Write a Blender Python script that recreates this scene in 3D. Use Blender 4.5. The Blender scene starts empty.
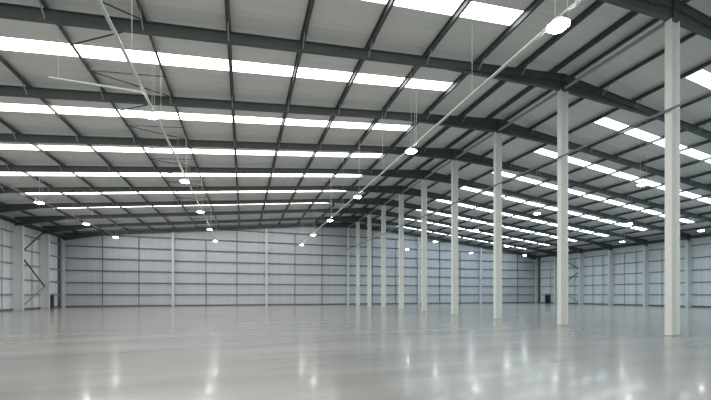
import bpy, bmesh, math
from mathutils import Vector, Matrix

# ------------------------------------------------------------------ camera, world, exposure
S = bpy.context.scene
COL = S.collection
CAM_H, YAW, FPX = 1.9576, 0.3151, 344.243
cam_data = bpy.data.cameras.new('camera')
cam = bpy.data.objects.new('camera', cam_data)
COL.objects.link(cam)
cam.location = (0, 0, CAM_H)
cam.rotation_euler = (math.pi / 2, 0, -YAW)
cam_data.sensor_fit = 'HORIZONTAL'
cam_data.sensor_width = 36.0
cam_data.lens = FPX / 711.0 * 36.0
cam_data.shift_y = (294.7 - 200.0) / 711.0
cam_data.clip_end = 300
S.camera = cam

world = bpy.data.worlds.new('sky')
S.world = world
world.use_nodes = True
bg = world.node_tree.nodes['Background']
bg.inputs[0].default_value = (0.75, 0.85, 1.0, 1)
bg.inputs[1].default_value = 1.0

S.view_settings.view_transform = 'Standard'
S.view_settings.look = 'None'
S.view_settings.gamma = 1.0
S.view_settings.use_curve_mapping = False
S.view_settings.exposure = 0.0
S.cycles.use_denoising = True
S.cycles.use_adaptive_sampling = False
S.cycles.max_bounces = 10
S.cycles.diffuse_bounces = 7
S.cycles.sample_clamp_indirect = 6.0

ROOFLIGHT_GAIN = 7.8
LAMP_GAIN = 50.0

# ------------------------------------------------------------------ dimensions
XC, Y0, BAY = 19.7, 11.065, 6.0           # ridge line, first frame, bay length
XL, XR = -26.95, 67.05                    # inner faces of the side walls
YF, YN = Y0 + 9 * BAY + 0.35, -19.0       # inner faces of the end walls
ZR, SLOPE = 15.76, 0.1025                 # rafter soffit at the ridge, roof slope
RAFTER = 0.478
SHEET = 0.78                              # liner sheet above soffit line
HALF = 46.9
PURLINS = [0.8, 3.4] + [6.55 + 3.45 * k for k in range(12)]
COLTOP = 15.17
TH = math.atan(SLOPE)

def soffit(off): return ZR - SLOPE * abs(off)
def frame_y(n): return Y0 + BAY * n

# ------------------------------------------------------------------ materials
def mat(name, color, rough=0.6, metal=0.0, spec=0.5):
    m = bpy.data.materials.new(name)
    m.use_nodes = True
    b = m.node_tree.nodes['Principled BSDF']
    b.inputs['Base Color'].default_value = (*color, 1)
    b.inputs['Roughness'].default_value = rough
    b.inputs['Metallic'].default_value = metal
    b.inputs['Specular IOR Level'].default_value = spec
    return m

def N(m, kind, **kw):
    n = m.node_tree.nodes.new(kind)
    for k, v in kw.items(): setattr(n, k, v)
    return n

def L(m, a, b): m.node_tree.links.new(a, b)

def mottle(m, color, amount, scale, stretch=(1, 1, 1), detail=4):
    """wear: gentle noise variation of the paint itself"""
    tc = N(m, 'ShaderNodeTexCoord')
    mp = N(m, 'ShaderNodeMapping')
    mp.inputs['Scale'].default_value = stretch
    nz = N(m, 'ShaderNodeTexNoise')
    nz.inputs['Scale'].default_value = scale
    nz.inputs['Detail'].default_value = detail
    cr = N(m, 'ShaderNodeValToRGB')
    cr.color_ramp.elements[0].position = 0.3
    cr.color_ramp.elements[1].position = 0.7
    cr.color_ramp.elements[0].color = (*[c * (1 - amount) for c in color], 1)
    cr.color_ramp.elements[1].color = (*[min(1, c * (1 + amount)) for c in color], 1)
    L(m, tc.outputs['Object'], mp.inputs['Vector'])
    L(m, mp.outputs['Vector'], nz.inputs['Vector'])
    L(m, nz.outputs['Fac'], cr.inputs['Fac'])
    L(m, cr.outputs['Color'], m.node_tree.nodes['Principled BSDF'].inputs['Base Color'])
    return tc, mp, nz, cr

def ribs(m, axis, pitch, strength, dist=0.02):
    tc = N(m, 'ShaderNodeTexCoord')
    wv = N(m, 'ShaderNodeTexWave', wave_type='BANDS', bands_direction=axis)
    wv.inputs['Scale'].default_value = 2 * math.pi / (20.0 * pitch)
    bp = N(m, 'ShaderNodeBump')
    bp.inputs['Strength'].default_value = strength
    bp.inputs['Distance'].default_value = dist
    L(m, tc.outputs['Object'], wv.inputs['Vector'])
    L(m, wv.outputs['Fac'], bp.inputs['Height'])
    L(m, bp.outputs['Normal'], m.node_tree.nodes['Principled BSDF'].inputs['Normal'])

STEEL = (0.088, 0.104, 0.102)
M = {}
M['steel'] = mat('dark grey painted steel', STEEL, 0.55)
mottle(M['steel'], STEEL, 0.12, 1.2)
M['purlin'] = mat('galvanised purlin steel', (0.072, 0.083, 0.081), 0.5)
M['brace'] = mat('dark bracing steel', (0.06, 0.066, 0.066), 0.5)
M['column'] = mat('off white column paint', (0.88, 0.89, 0.845), 0.5)
mottle(M['column'], (0.88, 0.89, 0.845), 0.04, 0.6, (1, 1, 0.2))
M['wallcol'] = mat('pale grey column paint', (0.74, 0.76, 0.77), 0.5)
M['liner'] = mat('pale roof liner sheet', (0.76, 0.765, 0.74), 0.55)
mottle(M['liner'], (0.76, 0.765, 0.74), 0.05, 0.5, (0.15, 6.0, 0.15))
ribs(M['liner'], 'Y', 0.33, 0.35)
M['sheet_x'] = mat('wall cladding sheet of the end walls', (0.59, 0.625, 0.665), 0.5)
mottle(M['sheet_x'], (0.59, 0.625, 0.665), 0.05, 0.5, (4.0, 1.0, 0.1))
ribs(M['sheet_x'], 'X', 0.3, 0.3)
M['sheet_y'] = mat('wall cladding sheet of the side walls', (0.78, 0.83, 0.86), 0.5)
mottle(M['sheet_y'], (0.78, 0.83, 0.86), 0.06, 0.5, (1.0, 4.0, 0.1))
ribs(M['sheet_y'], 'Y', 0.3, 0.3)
M['girt'] = mat('grey sheeting rail', (0.16, 0.175, 0.185), 0.5)
M['girt_side'] = mat('pale grey sheeting rail', (0.27, 0.29, 0.305), 0.5)
M['kerb'] = mat('brown kerb', (0.19, 0.15, 0.12), 0.7)
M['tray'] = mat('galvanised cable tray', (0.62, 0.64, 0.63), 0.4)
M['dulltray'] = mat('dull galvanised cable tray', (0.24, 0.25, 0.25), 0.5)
M['tube'] = mat('grey tie tube paint', (0.30, 0.32, 0.31), 0.5)
M['wire'] = mat('bright steel wire', (0.6, 0.61, 0.6), 0.4)
M['door'] = mat('near black door paint', (0.016, 0.020, 0.024), 0.5)
M['doorframe'] = mat('grey door frame paint', (0.30, 0.31, 0.33), 0.5)
M['chrome'] = mat('handle metal', (0.6, 0.6, 0.6), 0.3, 1.0)
M['panelrim'] = mat('white panel rim', (0.8, 0.8, 0.8), 0.5)
M['plate'] = mat('steel base plate', (0.45, 0.46, 0.45), 0.5)

def glow(name, color, strength):
    m = bpy.data.materials.new(name)
    m.use_nodes = True
    b = m.node_tree.nodes['Principled BSDF']
    b.inputs['Base Color'].default_value = (0.8, 0.8, 0.8, 1)
    b.inputs['Emission Color'].default_value = (*color, 1)
    b.inputs['Emission Strength'].default_value = strength
    return m
M['rooflight'] = glow('daylit translucent rooflight', (1.0, 0.985, 0.955), ROOFLIGHT_GAIN)
M['rooflight_north'] = glow('daylit rooflight under blue sky', (0.78, 0.92, 1.0), ROOFLIGHT_GAIN)
M['lamp'] = glow('lit lamp diffuser', (1.0, 0.99, 0.95), LAMP_GAIN)

def underside_only(o, limit=-0.3):
    """light leaves a panel through its underside; edges and top are plain frame"""
    o.data.materials.append(M['panelrim'])
    for p in o.data.polygons:
        p.material_index = 0 if p.normal.z < limit else 1

def floor_material():
    m = mat('polished concrete', (0.5, 0.5, 0.5), 0.2)
    b = m.node_tree.nodes['Principled BSDF']
    tc = N(m, 'ShaderNodeTexCoord')
    # long power-trowel streaks
    mp = N(m, 'ShaderNodeMapping'); mp.inputs['Scale'].default_value = (0.09, 0.55, 1)
    mp.inputs['Rotation'].default_value = (0, 0, 0.12)
    n1 = N(m, 'ShaderNodeTexNoise'); n1.inputs['Scale'].default_value = 1.0; n1.inputs['Detail'].default_value = 5; n1.inputs['Roughness'].default_value = 0.6
    c1 = N(m, 'ShaderNodeValToRGB')
    c1.color_ramp.elements[0].position = 0.30; c1.color_ramp.elements[0].color = (0.268, 0.273, 0.266, 1)
    c1.color_ramp.elements[1].position = 0.62; c1.color_ramp.elements[1].color = (0.362, 0.362, 0.343, 1)
    L(m, tc.outputs['Object'], mp.inputs['Vector']); L(m, mp.outputs['Vector'], n1.inputs['Vector']); L(m, n1.outputs['Fac'], c1.inputs['Fac'])
    # scattered dark tyre scuffs
    mp2 = N(m, 'ShaderNodeMapping'); mp2.inputs['Scale'].default_value = (0.35, 1.6, 1); mp2.inputs['Rotation'].default_value = (0, 0, -0.35)
    n2 = N(m, 'ShaderNodeTexNoise'); n2.inputs['Scale'].default_value = 0.9; n2.inputs['Detail'].default_value = 3
    c2 = N(m, 'ShaderNodeValToRGB')
    c2.color_ramp.elements[0].position = 0.66; c2.color_ramp.elements[0].color = (1, 1, 1, 1)
    c2.color_ramp.elements[1].position = 0.76; c2.color_ramp.elements[1].color = (0.68, 0.68, 0.69, 1)
    L(m, tc.outputs['Object'], mp2.inputs['Vector']); L(m, mp2.outputs['Vector'], n2.inputs['Vector']); L(m, n2.outputs['Fac'], c2.inputs['Fac'])
    mx = N(m, 'ShaderNodeMixRGB', blend_type='MULTIPLY'); mx.inputs['Fac'].default_value = 1
    L(m, c1.outputs['Color'], mx.inputs['Color1']); L(m, c2.outputs['Color'], mx.inputs['Color2'])
    # sawn slab joints
    br = N(m, 'ShaderNodeTexBrick')
    br.offset = 0; br.inputs['Scale'].default_value = 1
    br.inputs['Color1'].default_value = (0, 0, 0, 1); br.inputs['Color2'].default_value = (0, 0, 0, 1); br.inputs['Mortar'].default_value = (1, 1, 1, 1)
    br.inputs['Mortar Size'].default_value = 0.045; br.inputs['Mortar Smooth'].default_value = 0.3
    br.inputs['Brick Width'].default_value = 400; br.inputs['Row Height'].default_value = 12.0
    mpb = N(m, 'ShaderNodeMapping'); mpb.inputs['Location'].default_value = (200, -2.6, 0)
    L(m, tc.outputs['Object'], mpb.inputs['Vector']); L(m, mpb.outputs['Vector'], br.inputs['Vector'])
    mj = N(m, 'ShaderNodeMixRGB', blend_type='MIX')
    mj.inputs['Color2'].default_value = (0.43, 0.44, 0.42, 1)
    L(m, br.outputs['Color'], mj.inputs['Fac']); L(m, mx.outputs['Color'], mj.inputs['Color1'])
    L(m, mj.outputs['Color'], b.inputs['Base Color'])
    # gloss varies a little with the streaks
    mr = N(m, 'ShaderNodeMapRange')
    mr.inputs['From Min'].default_value = 0.3; mr.inputs['From Max'].default_value = 0.7
    mr.inputs['To Min'].default_value = 0.195; mr.inputs['To Max'].default_value = 0.215
    L(m, n1.outputs['Fac'], mr.inputs['Value']); L(m, mr.outputs['Result'], b.inputs['Roughness'])
    b.inputs['Specular IOR Level'].default_value = 0.33
    b.inputs['Coat Weight'].default_value = 0.16          # thin sealer
    b.inputs['Coat Roughness'].default_value = 0.065
    return m
M['floor'] = floor_material()

# ------------------------------------------------------------------ mesh helpers
def quadbox(bm, pts):
    """8 corner points: bottom ring 0-3, top ring 4-7"""
    v = [bm.verts.new(p) for p in pts]
    for f in ((0, 3, 2, 1), (4, 5, 6, 7), (0, 1, 5, 4), (1, 2, 6, 5), (2, 3, 7, 6), (3, 0, 4, 7)):
        bm.faces.new([v[i] for i in f])

def box(bm, x0, x1, y0, y1, z0, z1):
    quadbox(bm, [(x0, y0, z0), (x1, y0, z0), (x1, y1, z0), (x0, y1, z0), (x0, y0, z1), (x1, y0, z1), (x1, y1, z1), (x0, y1, z1)])

def loft(bm, rings, closed_ends=True):
    R = [[bm.verts.new(p) for p in r] for r in rings]
    n = len(R[0])
    for a, b in zip(R, R[1:]):
        for i in range(n):
            bm.faces.new([a[i], a[(i + 1) % n], b[(i + 1) % n], b[i]])
    if closed_ends:
        bm.faces.new(list(reversed(R[0]))); bm.faces.new(R[-1])

def ipro(w, h, tf, tw):
    """I profile in (a, b): a across the flange, b through the depth, centred"""
    W, H, t = w / 2, h / 2, tw / 2
    return [(-W, -H), (W, -H), (W, -H + tf), (t, -H + tf), (t, H - tf), (W, H - tf), (W, H), (-W, H), (-W, H - tf), (-t, H - tf), (-t, -H + tf), (-W, -H + tf)]

def bar(bm, p, q, w, h=None, up=(0, 0, 1), sides=4):
    """a straight bar or round tube between two points"""
    p, q = Vector(p), Vector(q)
    h = h or w
    d = (q - p).normalized()
    u = Vector(up)
    if abs(d.dot(u)) > 0.98: u = Vector((1, 0, 0))
    s = d.cross(u).normalized(); u = s.cross(d)
    if sides == 4:
        prof = [(-w / 2, -h / 2), (w / 2, -h / 2), (w / 2, h / 2), (-w / 2, h / 2)]
    else:
        prof = [(w / 2 * math.cos(2 * math.pi * i / sides), h / 2 * math.sin(2 * math.pi * i / sides)) for i in range(sides)]
    loft(bm, [[c + s * a + u * b for a, b in prof] for c in (p, q)])

def obj(name, bm, m, parent=None, loc=None):
    bmesh.ops.recalc_face_normals(bm, faces=bm.faces[:])
    me = bpy.data.meshes.new(name)
    bm.to_mesh(me); bm.free()
    me.materials.append(M[m])
    o = bpy.data.objects.new(name, me)
    COL.objects.link(o)
    if parent: o.parent = parent
    if loc: o.location = loc
    return o

def part(name, m, parent, fn, *a, **k):
    bm = bmesh.new(); fn(bm, *a, **k)
    return obj(name, bm, m, parent)

def tag(o, label=None, cat=None, group=None, kind=None):
    if label: o['label'] = label
    if cat: o['category'] = cat
    if group: o['group'] = group
    if kind: o['kind'] = kind
    return o

def empty(name, loc, label, cat, group=None):
    o = bpy.data.objects.new(name, None)
    COL.objects.link(o)
    o.location = loc
    o.empty_display_size = 0.3
    return tag(o, label, cat, group, 'thing')

def copy_tree(o, parent=None):
    c = o.copy(); COL.objects.link(c)
    if parent: c.parent = parent
    for ch in list(o.children): copy_tree(ch, c)
    return c

def structure(name, m, fn, *a, parent=None, **k):
    o = part(name, m, parent, fn, *a, **k)
    if not parent: o['kind'] = 'structure'
    return o

ORD = ['first', 'second', 'third', 'fourth', 'fifth', 'sixth', 'seventh', 'eighth', 'ninth', 'tenth', 'eleventh', 'twelfth', 'thirteenth', 'fourteenth']

# ------------------------------------------------------------------ setting
structure('floor', 'floor', box, XL - 0.2, XR + 0.2, YN - 0.2, YF + 0.2, -0.25, 0.0)

def roof(bm):
    T = 0.12
    z = lambda off: ZR + SHEET - SLOPE * abs(off)
    ring = [(XC - HALF - 0.2, z(HALF + .2)), (XC, z(0)), (XC + HALF + 0.65, z(HALF + .65)), (XC + HALF + 0.65, z(HALF + .65) + T), (XC, z(0) + T), (XC - HALF - 0.2, z(HALF + .2) + T)]
    loft(bm, [[(x, y, zz) for x, zz in ring] for y in (YN - 0.2, YF + 0.2)])
structure('ceiling', 'liner', roof)

def gable_wall(bm, y0, y1):
    z = lambda x: ZR + SHEET - SLOPE * abs(x - XC) + 0.03
    xs = [XL - 0.15, XC, XR + 0.15]
    ring = [(xs[0], 0), (xs[2], 0), (xs[2], z(xs[2])), (xs[1], z(xs[1])), (xs[0], z(xs[0]))]
    loft(bm, [[(x, y, zz) for x, zz in ring] for y in (y0, y1)])
EAVE = ZR + SHEET - SLOPE * HALF
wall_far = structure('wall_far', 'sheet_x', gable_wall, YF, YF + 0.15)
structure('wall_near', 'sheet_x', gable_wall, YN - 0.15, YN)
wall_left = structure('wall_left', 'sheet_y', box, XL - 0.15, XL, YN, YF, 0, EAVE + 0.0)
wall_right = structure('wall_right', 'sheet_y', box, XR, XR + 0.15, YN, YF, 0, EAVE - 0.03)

POSTS = [-26.62, -11.33, 4.05, 19.65, 35.3, 50.85, 66.72]
GIRTS = [CAM_H + 1.92 * k for k in range(8)]
def zpro(bm, p, q, inward, w=0.15, h=0.17):
    bar(bm, p, q, h if abs(inward[2]) else w, h)
# sheeting rails and sag rods are parts of the wall they are fixed to
for z in GIRTS:
    # run only where the gable is tall enough
    zt = ZR + 0.35
    half = (zt - z) / SLOPE
    x0, x1 = max(XL + 0.05, XC - half), min(XR - 0.05, XC + half)
    part('girt', 'girt', wall_far, box, x0, x1, YF - 0.14, YF, z - 0.085, z + 0.085)
    if z < 11:
        part('girt', 'girt_side', wall_left, box, XL, XL + 0.14, 20, YF - 0.15, z - 0.085, z + 0.085)
        part('girt', 'girt_side', wall_right, box, XR - 0.14, XR, 20, YF - 0.15, z - 0.085, z + 0.085)
for a, b in zip(POSTS, POSTS[1:]):
    for t in (1 / 3, 2 / 3):
        x = a + (b - a) * t
        zt = max(z for z in GIRTS if z < ZR + 0.3 - SLOPE * abs(x - XC))
        part('sag_rod', 'girt', wall_far, box, x - 0.05, x + 0.05, YF - 0.19, YF - 0.10, 0.25, zt)
for n in range(4, 9):
    for t in (1 / 3, 2 / 3):
        y = frame_y(n) + BAY * t
        for w, x in ((wall_left, XL + 0.14), (wall_right, XR - 0.14)):
            if w is wall_left and n < 6: continue
            if n == 8 and t > .5: continue
            part('sag_rod', 'girt_side', w, box, x - 0.03, x + 0.03, y - 0.03, y + 0.03, 0.25, 9.6)

KERB = 0.24
structure('baseboard_far', 'kerb', box, XL, XR, YF - 0.17, YF, 0, KERB)
for nm, x0, x1, gap in (('baseboard_left', XL, XL + 0.17, (60.75, 62.85)), ('baseboard_right', XR - 0.17, XR, (61.15, 62.75))):
    structure(nm, 'kerb', box, x0, x1, YN, gap[0], 0, KERB)
    structure(nm + '_corner', 'kerb', box, x0, x1, gap[1], YF - 0.17, 0, KERB)

# personnel doors
def door(name, xw, sgn, y0, y1, h, leaves):
    bm = bmesh.new()
    f = 0.09
    xa, xb = sorted((xw, xw + sgn * 0.12))
    box(bm, xa, xb, y0 - f, y0, 0, h + f); box(bm, xa, xb, y1, y1 + f, 0, h + f); box(bm, xa, xb, y0, y1, h, h + f)
    fr = obj(name, bm, 'doorframe'); fr['kind'] = 'structure'
    step = (y1 - y0) / leaves
    for i in range(leaves):
        a, b = y0 + i * step + 0.012, y0 + (i + 1) * step - 0.012
        xa, xb = sorted((xw + sgn * 0.02, xw + sgn * 0.08))
        lf = part('door_leaf', 'door', fr, box, xa, xb, a, b, 0.012, h - 0.01)
        hy = b - 0.12 if i == 0 else a + 0.12
        xa, xb = sorted((xw + sgn * 0.08, xw + sgn * 0.14))
        part('door_handle', 'chrome', lf, box, xa, xb, hy - 0.06, hy + 0.06, 1.0, 1.04)
door('door_1', XL, 1, 60.9, 62.7, 2.06, 2)
door('door_2', XR, -1, 61.26, 62.63, 2.08, 1)

# dark upright strips on the side walls beside the corner posts
structure('dark_strip_1', 'steel', box, XL, XL + 0.10, YF - 1.35, YF - 0.75, KERB, 11.0)
structure('dark_strip_2', 'steel', box, XR - 0.10, XR, YF - 1.35, YF - 0.75, KERB, 11.0)

# ------------------------------------------------------------------ rooflights (one strip per bay and slope)
def rooflight(n, side):
    y0, y1 = frame_y(n) + (0.400 if side < 0 else 0.405) * BAY, frame_y(n) + (0.555 if side < 0 else 0.545) * BAY
    a, b = (6.6, 41.0) if side < 0 else (7.1, 41.6)
    z = lambda off: ZR + SHEET - SLOPE * off
    c = (XC + side * (a + b) / 2, (y0 + y1) / 2, z((a + b) / 2))
    P = []
    for dz in (-0.028, -0.002):
        for off, y in ((a, y0), (b, y0), (b, y1), (a, y1)):
            P.append((XC + side * off - c[0], y - c[1], z(off) + dz - c[2]))
    bm = bmesh.new(); quadbox(bm, P)
    o = obj('rooflight', bm, 'rooflight' if side < 0 else 'rooflight_north', loc=c)
    underside_only(o)
    word = 'left' if side < 0 else 'right'
    if n < 0:
        tag(o, f'white rooflight strip in the {word} roof slope in front of the first dark frame', 'rooflight', f'{word} slope rooflights near the entrance end')
    else:
        tag(o, f'white daylit rooflight strip in the {word} roof slope, {ORD[n]} bay from the front', 'rooflight', f'rooflights of the {word} slope')
for n in range(-5, 9):
    for s in (-1, 1): rooflight(n, s)

# ------------------------------------------------------------------ purlins along the hall
YP0, YP1 = Y0 - 2.0, YF - 0.02
def purlin(i, off, side):
    word = 'left' if side < 0 else 'right'
    x = XC + side * off
    zb = soffit(off) + RAFTER + 0.005
    lab = f'long dark purlin under the {word} roof slope, ' + ('beside the ridge' if i == 0 else f'{ORD[i]} below the ridge')
    r = empty('purlin', (x, YP0, zb), lab, 'purlin', f'purlins of the {word} slope')
    h, w, t = 0.255, 0.105, 0.014
    bm = bmesh.new()
    # Z profile: bottom lip one way, top lip the other
    pr = [(-w, 0), (t, 0), (t, h - t), (w, h - t), (w, h), (0, h), (0, t), (-w, t)]
    loft(bm, [[(a * side, y, b) for a, b in pr] for y in (0, YP1 - YP0)])
    obj('rail', bm, 'purlin', r)
    # lapped sleeve over every frame
    for n in range(0, 9):
        y = frame_y(n) - YP0
        bm = bmesh.new()
        pr2 = [(-w - .02, -0.004), (t + .02, -0.004), (t + .02, h - t - .004), (-.02, h - t - .004), (-.02, t + .01), (-w - .02, t + .01)]
        loft(bm, [[(a * side, yy, b) for a, b in pr2] for yy in (y - 0.85, y + 0.85)])
        obj('sleeve', bm, 'steel', r)
for side in (-1, 1):
    for i, off in enumerate(PURLINS): purlin(i, off, side)

# ------------------------------------------------------------------ portal rafters
def rafter(n, side, proto=None):
    word = 'left' if side < 0 else 'right'
    if n == 9: lab = f'dark end rafter against the far wall, {word} slope'
    else: lab = f'dark steel rafter of the {ORD[n]} frame from the front, {word} roof slope'
    if proto:
        r = copy_tree(proto); r.location.y = frame_y(n); r['label'] = lab
        return r
    r = empty('rafter', (XC, frame_y(n), 0), lab, 'rafter', f'rafters of the {word} slope')
    end = 46.35 if side < 0 else 47.0
    zc = lambda off: soffit(off) + RAFTER / 2
    pr = ipro(0.21, RAFTER, 0.022, 0.014)
    bm = bmesh.new()
    loft(bm, [[(side * off, a, zc(off) + b) for a, b in pr] for off in (0.012, end)])
    obj('beam', bm, 'steel', r)
    # tapered haunch over the ridge column and at the eaves: web plus sloping flange
    def haunch(name, near, far, d0, d1):
        bm = bmesh.new()
        rings = []
        for off, d in ((near, d0), (far, d1)):
            zb = soffit(off) - d; zt = soffit(off) + 0.01
            rings.append([(side * off, a, z) for a, z in ((-.105, zb), (.105, zb), (.105, zb + .022), (.007, zb + .022), (.007, zt), (-.007, zt), (-.007, zb + .022), (-.105, zb + .022))])
        loft(bm, rings)
        obj(name, bm, 'steel', r)
    haunch('ridge_haunch', 0.012, 8.6, 0.58, 0.02)
    haunch('eaves_haunch', end - 0.0, end - 5.2, 0.62, 0.02)
    # end plate at the ridge joint
    bm = bmesh.new(); box(bm, min(0.001 * side, .03 * side), max(0.001 * side, .03 * side), -0.11, 0.11, ZR - 0.57, ZR + RAFTER)
    obj('end_plate', bm, 'steel', r)
    for off in PURLINS[1:-1]:
        bm = bmesh.new()
        for s in (-1,):
            zb = soffit(off) + 0.05
            bar(bm, (side * off, s * 0.10, zb), (side * off, s * 0.62, soffit(off) + RAFTER + 0.02), 0.05, 0.05)
        obj('fly_brace', bm, 'tube', r)
    return r
protoL = rafter(0, -1); protoR = rafter(0, 1)
for n in range(1, 10):
    rafter(n, -1, protoL); rafter(n, 1, protoR)

# ------------------------------------------------------------------ ridge columns
def ridge_column(n, proto=None):
    lab = f'tall off-white steel column under the ridge, {ORD[n]} in the row from the front'
    if proto:
        c = copy_tree(proto); c.location.y = frame_y(n); c['label'] = lab; return c
    c = empty('ridge_column', (XC, frame_y(n), 0), lab, 'column', 'columns under the ridge')
    pr = ipro(0.29, 0.60, 0.03, 0.02)           # flanges face across the hall
    bm = bmesh.new()
    loft(bm, [[(b, a, z) for a, b in pr] for z in (0.03, COLTOP - 0.03)])
    obj('shaft', bm, 'column', c)
    part('base_plate', 'plate', c, box, -0.40, 0.40, -0.22, 0.22, 0, 0.03)
    part('cap_plate', 'steel', c, box, -0.38, 0.38, -0.17, 0.17, COLTOP - 0.03, COLTOP)
    return c
proto = ridge_column(0)
for n in range(1, 9): ridge_column(n, proto)

# round tie tubes between the column heads
for n in range(0, 9):
    y0, y1 = frame_y(n) + 0.16, frame_y(n + 1) - 0.16
    t = empty('tie_tube', (XC, y0, 15.28), f'grey round tie tube at the ridge between column heads, {ORD[n]} bay from the front', 'tie tube', 'tie tubes along the ridge')
    part('tube', 'tube', t, bar, (0, 0.02, 0), (0, y1 - y0 - 0.02, 0), 0.19, sides=12)
    part('end_plate', 'steel', t, box, -0.12, 0.12, 0, 0.02, -0.09, 0.12)
    part('end_plate', 'steel', t, box, -0.12, 0.12, y1 - y0 - 0.02, y1 - y0, -0.09, 0.12)

# ------------------------------------------------------------------ end wall posts
names_post = ['slim pale post in the corner of the far wall and the left wall', 'slim pale post on the far wall, second from the left corner', 'slim pale post on the far wall, third from the left corner',
              'slim pale post on the far wall directly behind the ridge columns', 'slim pale post on the far wall, first beyond the ridge columns', 'slim pale post on the far wall, second beyond the ridge columns', 'slim pale post in the corner of the far wall and the right wall']
for x, lab in zip(POSTS, names_post):
    top = min(soffit(x - XC) - 0.02, 15.15)
    if abs(x - XC) > 40: top = soffit(x - XC) - 0.6
    elif abs(x - XC) < 1: top = COLTOP
    p = empty('wall_post', (x, YF - 0.36, 0), lab, 'post', 'posts of the far wall')
    bm = bmesh.new()
    loft(bm, [[(a, b, z) for a, b in ipro(0.34, 0.38, 0.02, 0.014)] for z in (0.02, top)])
    obj('shaft', bm, 'wallcol', p)
    part('base_plate', 'plate', p, box, -0.22, 0.22, -0.22, 0.19, 0, 0.02)

# ------------------------------------------------------------------ side wall columns
def wall_column(n, side, lab):
    x = (XL + 0.60) if side < 0 else (XR - 0.68)
    w = empty('wall_column', (x, frame_y(n), 0), lab, 'column', 'columns of the side walls')
    d = 1.12 if side < 0 else 1.30
    top = soffit(46) - 0.62
    bm = bmesh.new()
    loft(bm, [[(b, a, z) for a, b in ipro(0.34, d, 0.03, 0.02)] for z in (0.03, top)])
    obj('shaft', bm, 'wallcol', w)
    part('base_plate', 'plate', w, box, -d / 2 - 0.02, d / 2 + 0.02, -0.24, 0.24, 0, 0.03)
wall_column(7, -1, 'deep pale column on the left wall where the lower zigzag braces start')
wall_column(8, -1, 'deep pale column on the left wall beside the black double door')
for n, k in ((8, 'beside the dark single door'), (7, 'beside the zigzag braces'), (6, 'second beyond the zigzag braces'), (5, 'third beyond the zigzag braces'), (4, 'fourth beyond the zigzag braces')):
    wall_column(n, 1, f'deep pale column on the right wall, {k}')

# zigzag wall bracing
for side, word in ((-1, 'left'), (1, 'right')):
    x = XL + 0.7 if side < 0 else XR - 0.7
    ya, yb = frame_y(7) + 0.2, frame_y(8) - 0.2
    nodes = [(yb, 10.75), (ya, 7.0), (yb, 3.1), (ya, 0.25)]
    for (p, q, k) in zip(nodes, nodes[1:], ('upper', 'middle', 'lower')):
        bm = bmesh.new(); bar(bm, (0, p[0] - q[0], p[1] - q[1]), (0, 0, 0), 0.17, sides=10)
        m = 'tube' if k == 'lower' else 'brace'
        tag(obj('wall_brace', bm, m, loc=(x, q[0], q[1])), f'{k} diagonal tube of the zigzag brace against the {word} wall', 'brace', f'zigzag brace of the {word} wall')

# eaves members along the side walls
for side, word in ((-1, 'left'), (1, 'right')):
    xe = XL if side < 0 else XR
    z0 = soffit(46.6)
    x = xe - side * 0.1
    e = empty('eaves_beam', (xe - side * 0.24, 20, z0), f'dark eaves beam along the top of the {word} wall', 'eaves beam', None)
    bm = bmesh.new(); loft(bm, [[(a, y, b) for a, b in ipro(0.40, 0.5, 0.03, 0.02)] for y in (0, YF - 20.1)])
    obj('beam', bm, 'steel', e)
    t = empty('eaves_tube', (xe - side * 1.15, 20, z0 - 0.12), f'dark round tube running in front of the eaves beam along the {word} wall', 'tie tube', None)
    part('tube', 'steel', t, bar, (0, 0, 0), (0, YF - 20.4, 0), 0.22, sides=12)

# ------------------------------------------------------------------ roof bracing between the seventh and eighth purlins
def roof_brace(n, side):
    word = 'left' if side < 0 else 'right'
    oa, ob = PURLINS[8], PURLINS[7]                      # lower, upper purlin
    P = lambda off, t: Vector((side * off, t * BAY, soffit(off) + RAFTER - 0.05))
    r = empty('roof_brace', (XC, frame_y(n), 0), f'thin dark roof bracing rods on the {word} slope, {ORD[n]} bay from the front', 'bracing', f'roof bracing of the {word} slope')
    for a, b in (((ob, 0.03), (oa, 0.33)), ((oa, 0.64), (ob, 0.97)), ((oa, 0.64), (ob, 0.64))):
        part('rod', 'brace', r, bar, P(*a), P(*b), 0.06, sides=6)
for n in range(9): roof_brace(n, -1)

# ------------------------------------------------------------------ cable trays
LZ = 10.31                                              # lamp height
ROWS = {'A': 9.34, 'B': -4.14, 'C': -17.7, 'D': 28.9, 'E': 43.4, 'F': 57.1}
def tray(x, y0, y1, z, lab, m, hang=True, w=0.11):
    t = empty('cable_tray', (x, y0, z), lab, 'cable tray')
    bm = bmesh.new()
    k = 0.012
    pr = [(-w / 2, 0), (w / 2, 0), (w / 2, .06), (w / 2 - k, .06), (w / 2 - k, k), (-w / 2 + k, k), (-w / 2 + k, .06), (-w / 2, .06)]
    loft(bm, [[(a, y, b) for a, b in pr] for y in (0, y1 - y0)])
    obj('channel', bm, m, t)
    if hang:
        zt = ZR + SHEET - 0.14 - SLOPE * abs(x - XC) - z
        y = 1.5
        while y < y1 - y0 - 1:
            part('hanger', 'wire', t, bar, (0, y, 0.0), (0, y, zt), 0.018, sides=5)
            y += 5.0
tray(ROWS['A'], 6.0, 59.5, LZ + 0.22, 'pale cable tray above the row of lamps closest to the ridge columns', 'tray')
tray(ROWS['B'], 9.0, 59.5, LZ + 0.5, 'pale cable tray above the middle lamp row of the left span', 'tray')
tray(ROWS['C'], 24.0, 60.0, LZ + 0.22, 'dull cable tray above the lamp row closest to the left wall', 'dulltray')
tray(XC - 0.40, 5.0, YF - 1.0, 10.75, 'grey cable tray fixed to the front of the ridge columns', 'dulltray', hang=False, w=0.14)
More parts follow.
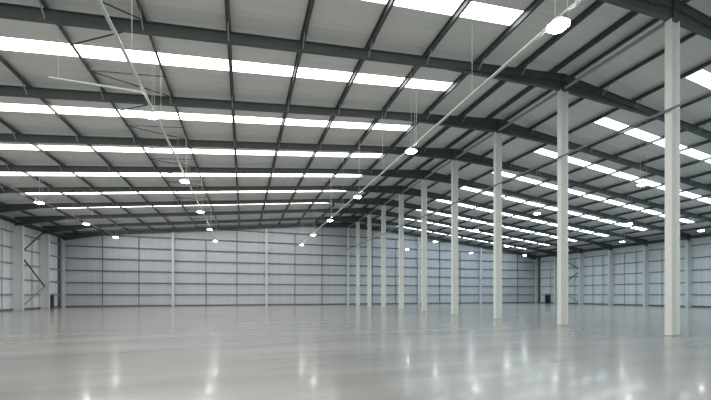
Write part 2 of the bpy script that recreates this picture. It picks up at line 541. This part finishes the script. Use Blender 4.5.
# branch crossing from the middle row towards the left wall
t = empty('cable_tray', (-7.6, 17.4, LZ + 0.57), 'pale cable tray crossing the hall under the second dark rafter', 'cable tray')
bm = bmesh.new()
pr = [(-.05, 0), (.05, 0), (.05, .06), (.038, .06), (.038, .012), (-.038, .012), (-.038, .06), (-.05, .06)]
loft(bm, [[(x, a, b) for a, b in pr] for x in (0, 3.4)])
obj('channel', bm, 'tray', t)
for x in (0.3,): part('hanger', 'wire', t, bar, (x, 0, 0), (x, 0, ZR + SHEET - 0.14 - SLOPE * abs(-7.6 + x - XC) - LZ - 0.57), 0.018, sides=5)

# ------------------------------------------------------------------ lamps
def lamp(x, y, lab, grp, proto=None):
    if proto:
        o = copy_tree(proto); o.location = (x, y, LZ); o['label'] = lab; o['group'] = grp; return o
    o = empty('high_bay_lamp', (x, y, LZ), lab, 'lamp', grp)
    bm = bmesh.new()                                   # shallow tapered hood with cut corners
    octo = lambda a: [(a * x, a * y) for x, y in ((-1, -.5), (-.55, -.95), (.55, -.95), (1, -.5), (1, .5), (.55, .95), (-.55, .95), (-1, .5))]
    loft(bm, [[(x, y, z) for x, y in octo(a)] for a, z in ((.30, 0.05), (.30, 0.09), (.22, 0.17))])
    obj('housing', bm, 'wallcol', o)
    bm = bmesh.new()
    loft(bm, [[(x, y, z) for x, y in octo(a)] for a, z in ((.22, -0.03), (.285, 0.0), (.285, 0.05))])
    underside_only(obj('diffuser', bm, 'lamp', o), 0.5)
    part('gear_box', 'plate', o, box, -0.10, 0.10, -0.25, 0.25, 0.17, 0.22)
    return o
row_word = {'A': 'in the row closest to the ridge columns', 'B': 'in the middle row of the left span', 'C': 'in the row closest to the left wall',
            'D': 'first row beyond the columns', 'E': 'second row beyond the columns', 'F': 'row along the right wall'}
present = {'A': (8.25, range(0, 6)), 'B': (8.4, range(1, 6)), 'C': (9.1, range(3, 6)), 'D': (8.25, range(1, 6)), 'E': (8.9, range(2, 6)), 'F': (9.1, range(2, 6))}
lp, lamps = None, []
for row, (ys, ks) in present.items():
    for i, k in enumerate(ks):
        x, y = ROWS[row], ys + 9.9 * k
        o = lamp(x, y, f'lit high bay lamp, {ORD[i]} from the front, ' + row_word[row], 'high bay lamps, ' + row_word[row], lp)
        lp = lp or o
        lamps.append((o, x))
# two suspension wires each, as long as the roof height over the lamp asks
for o, x in lamps:
    zt = ZR + SHEET - 0.05 - SLOPE * abs(x - XC) - LZ
    for dy in (-0.22, 0.22):
        part('suspension_wire', 'wire', o, bar, (0.12, dy, 0.14), (0.12, dy, zt), 0.018, sides=5)
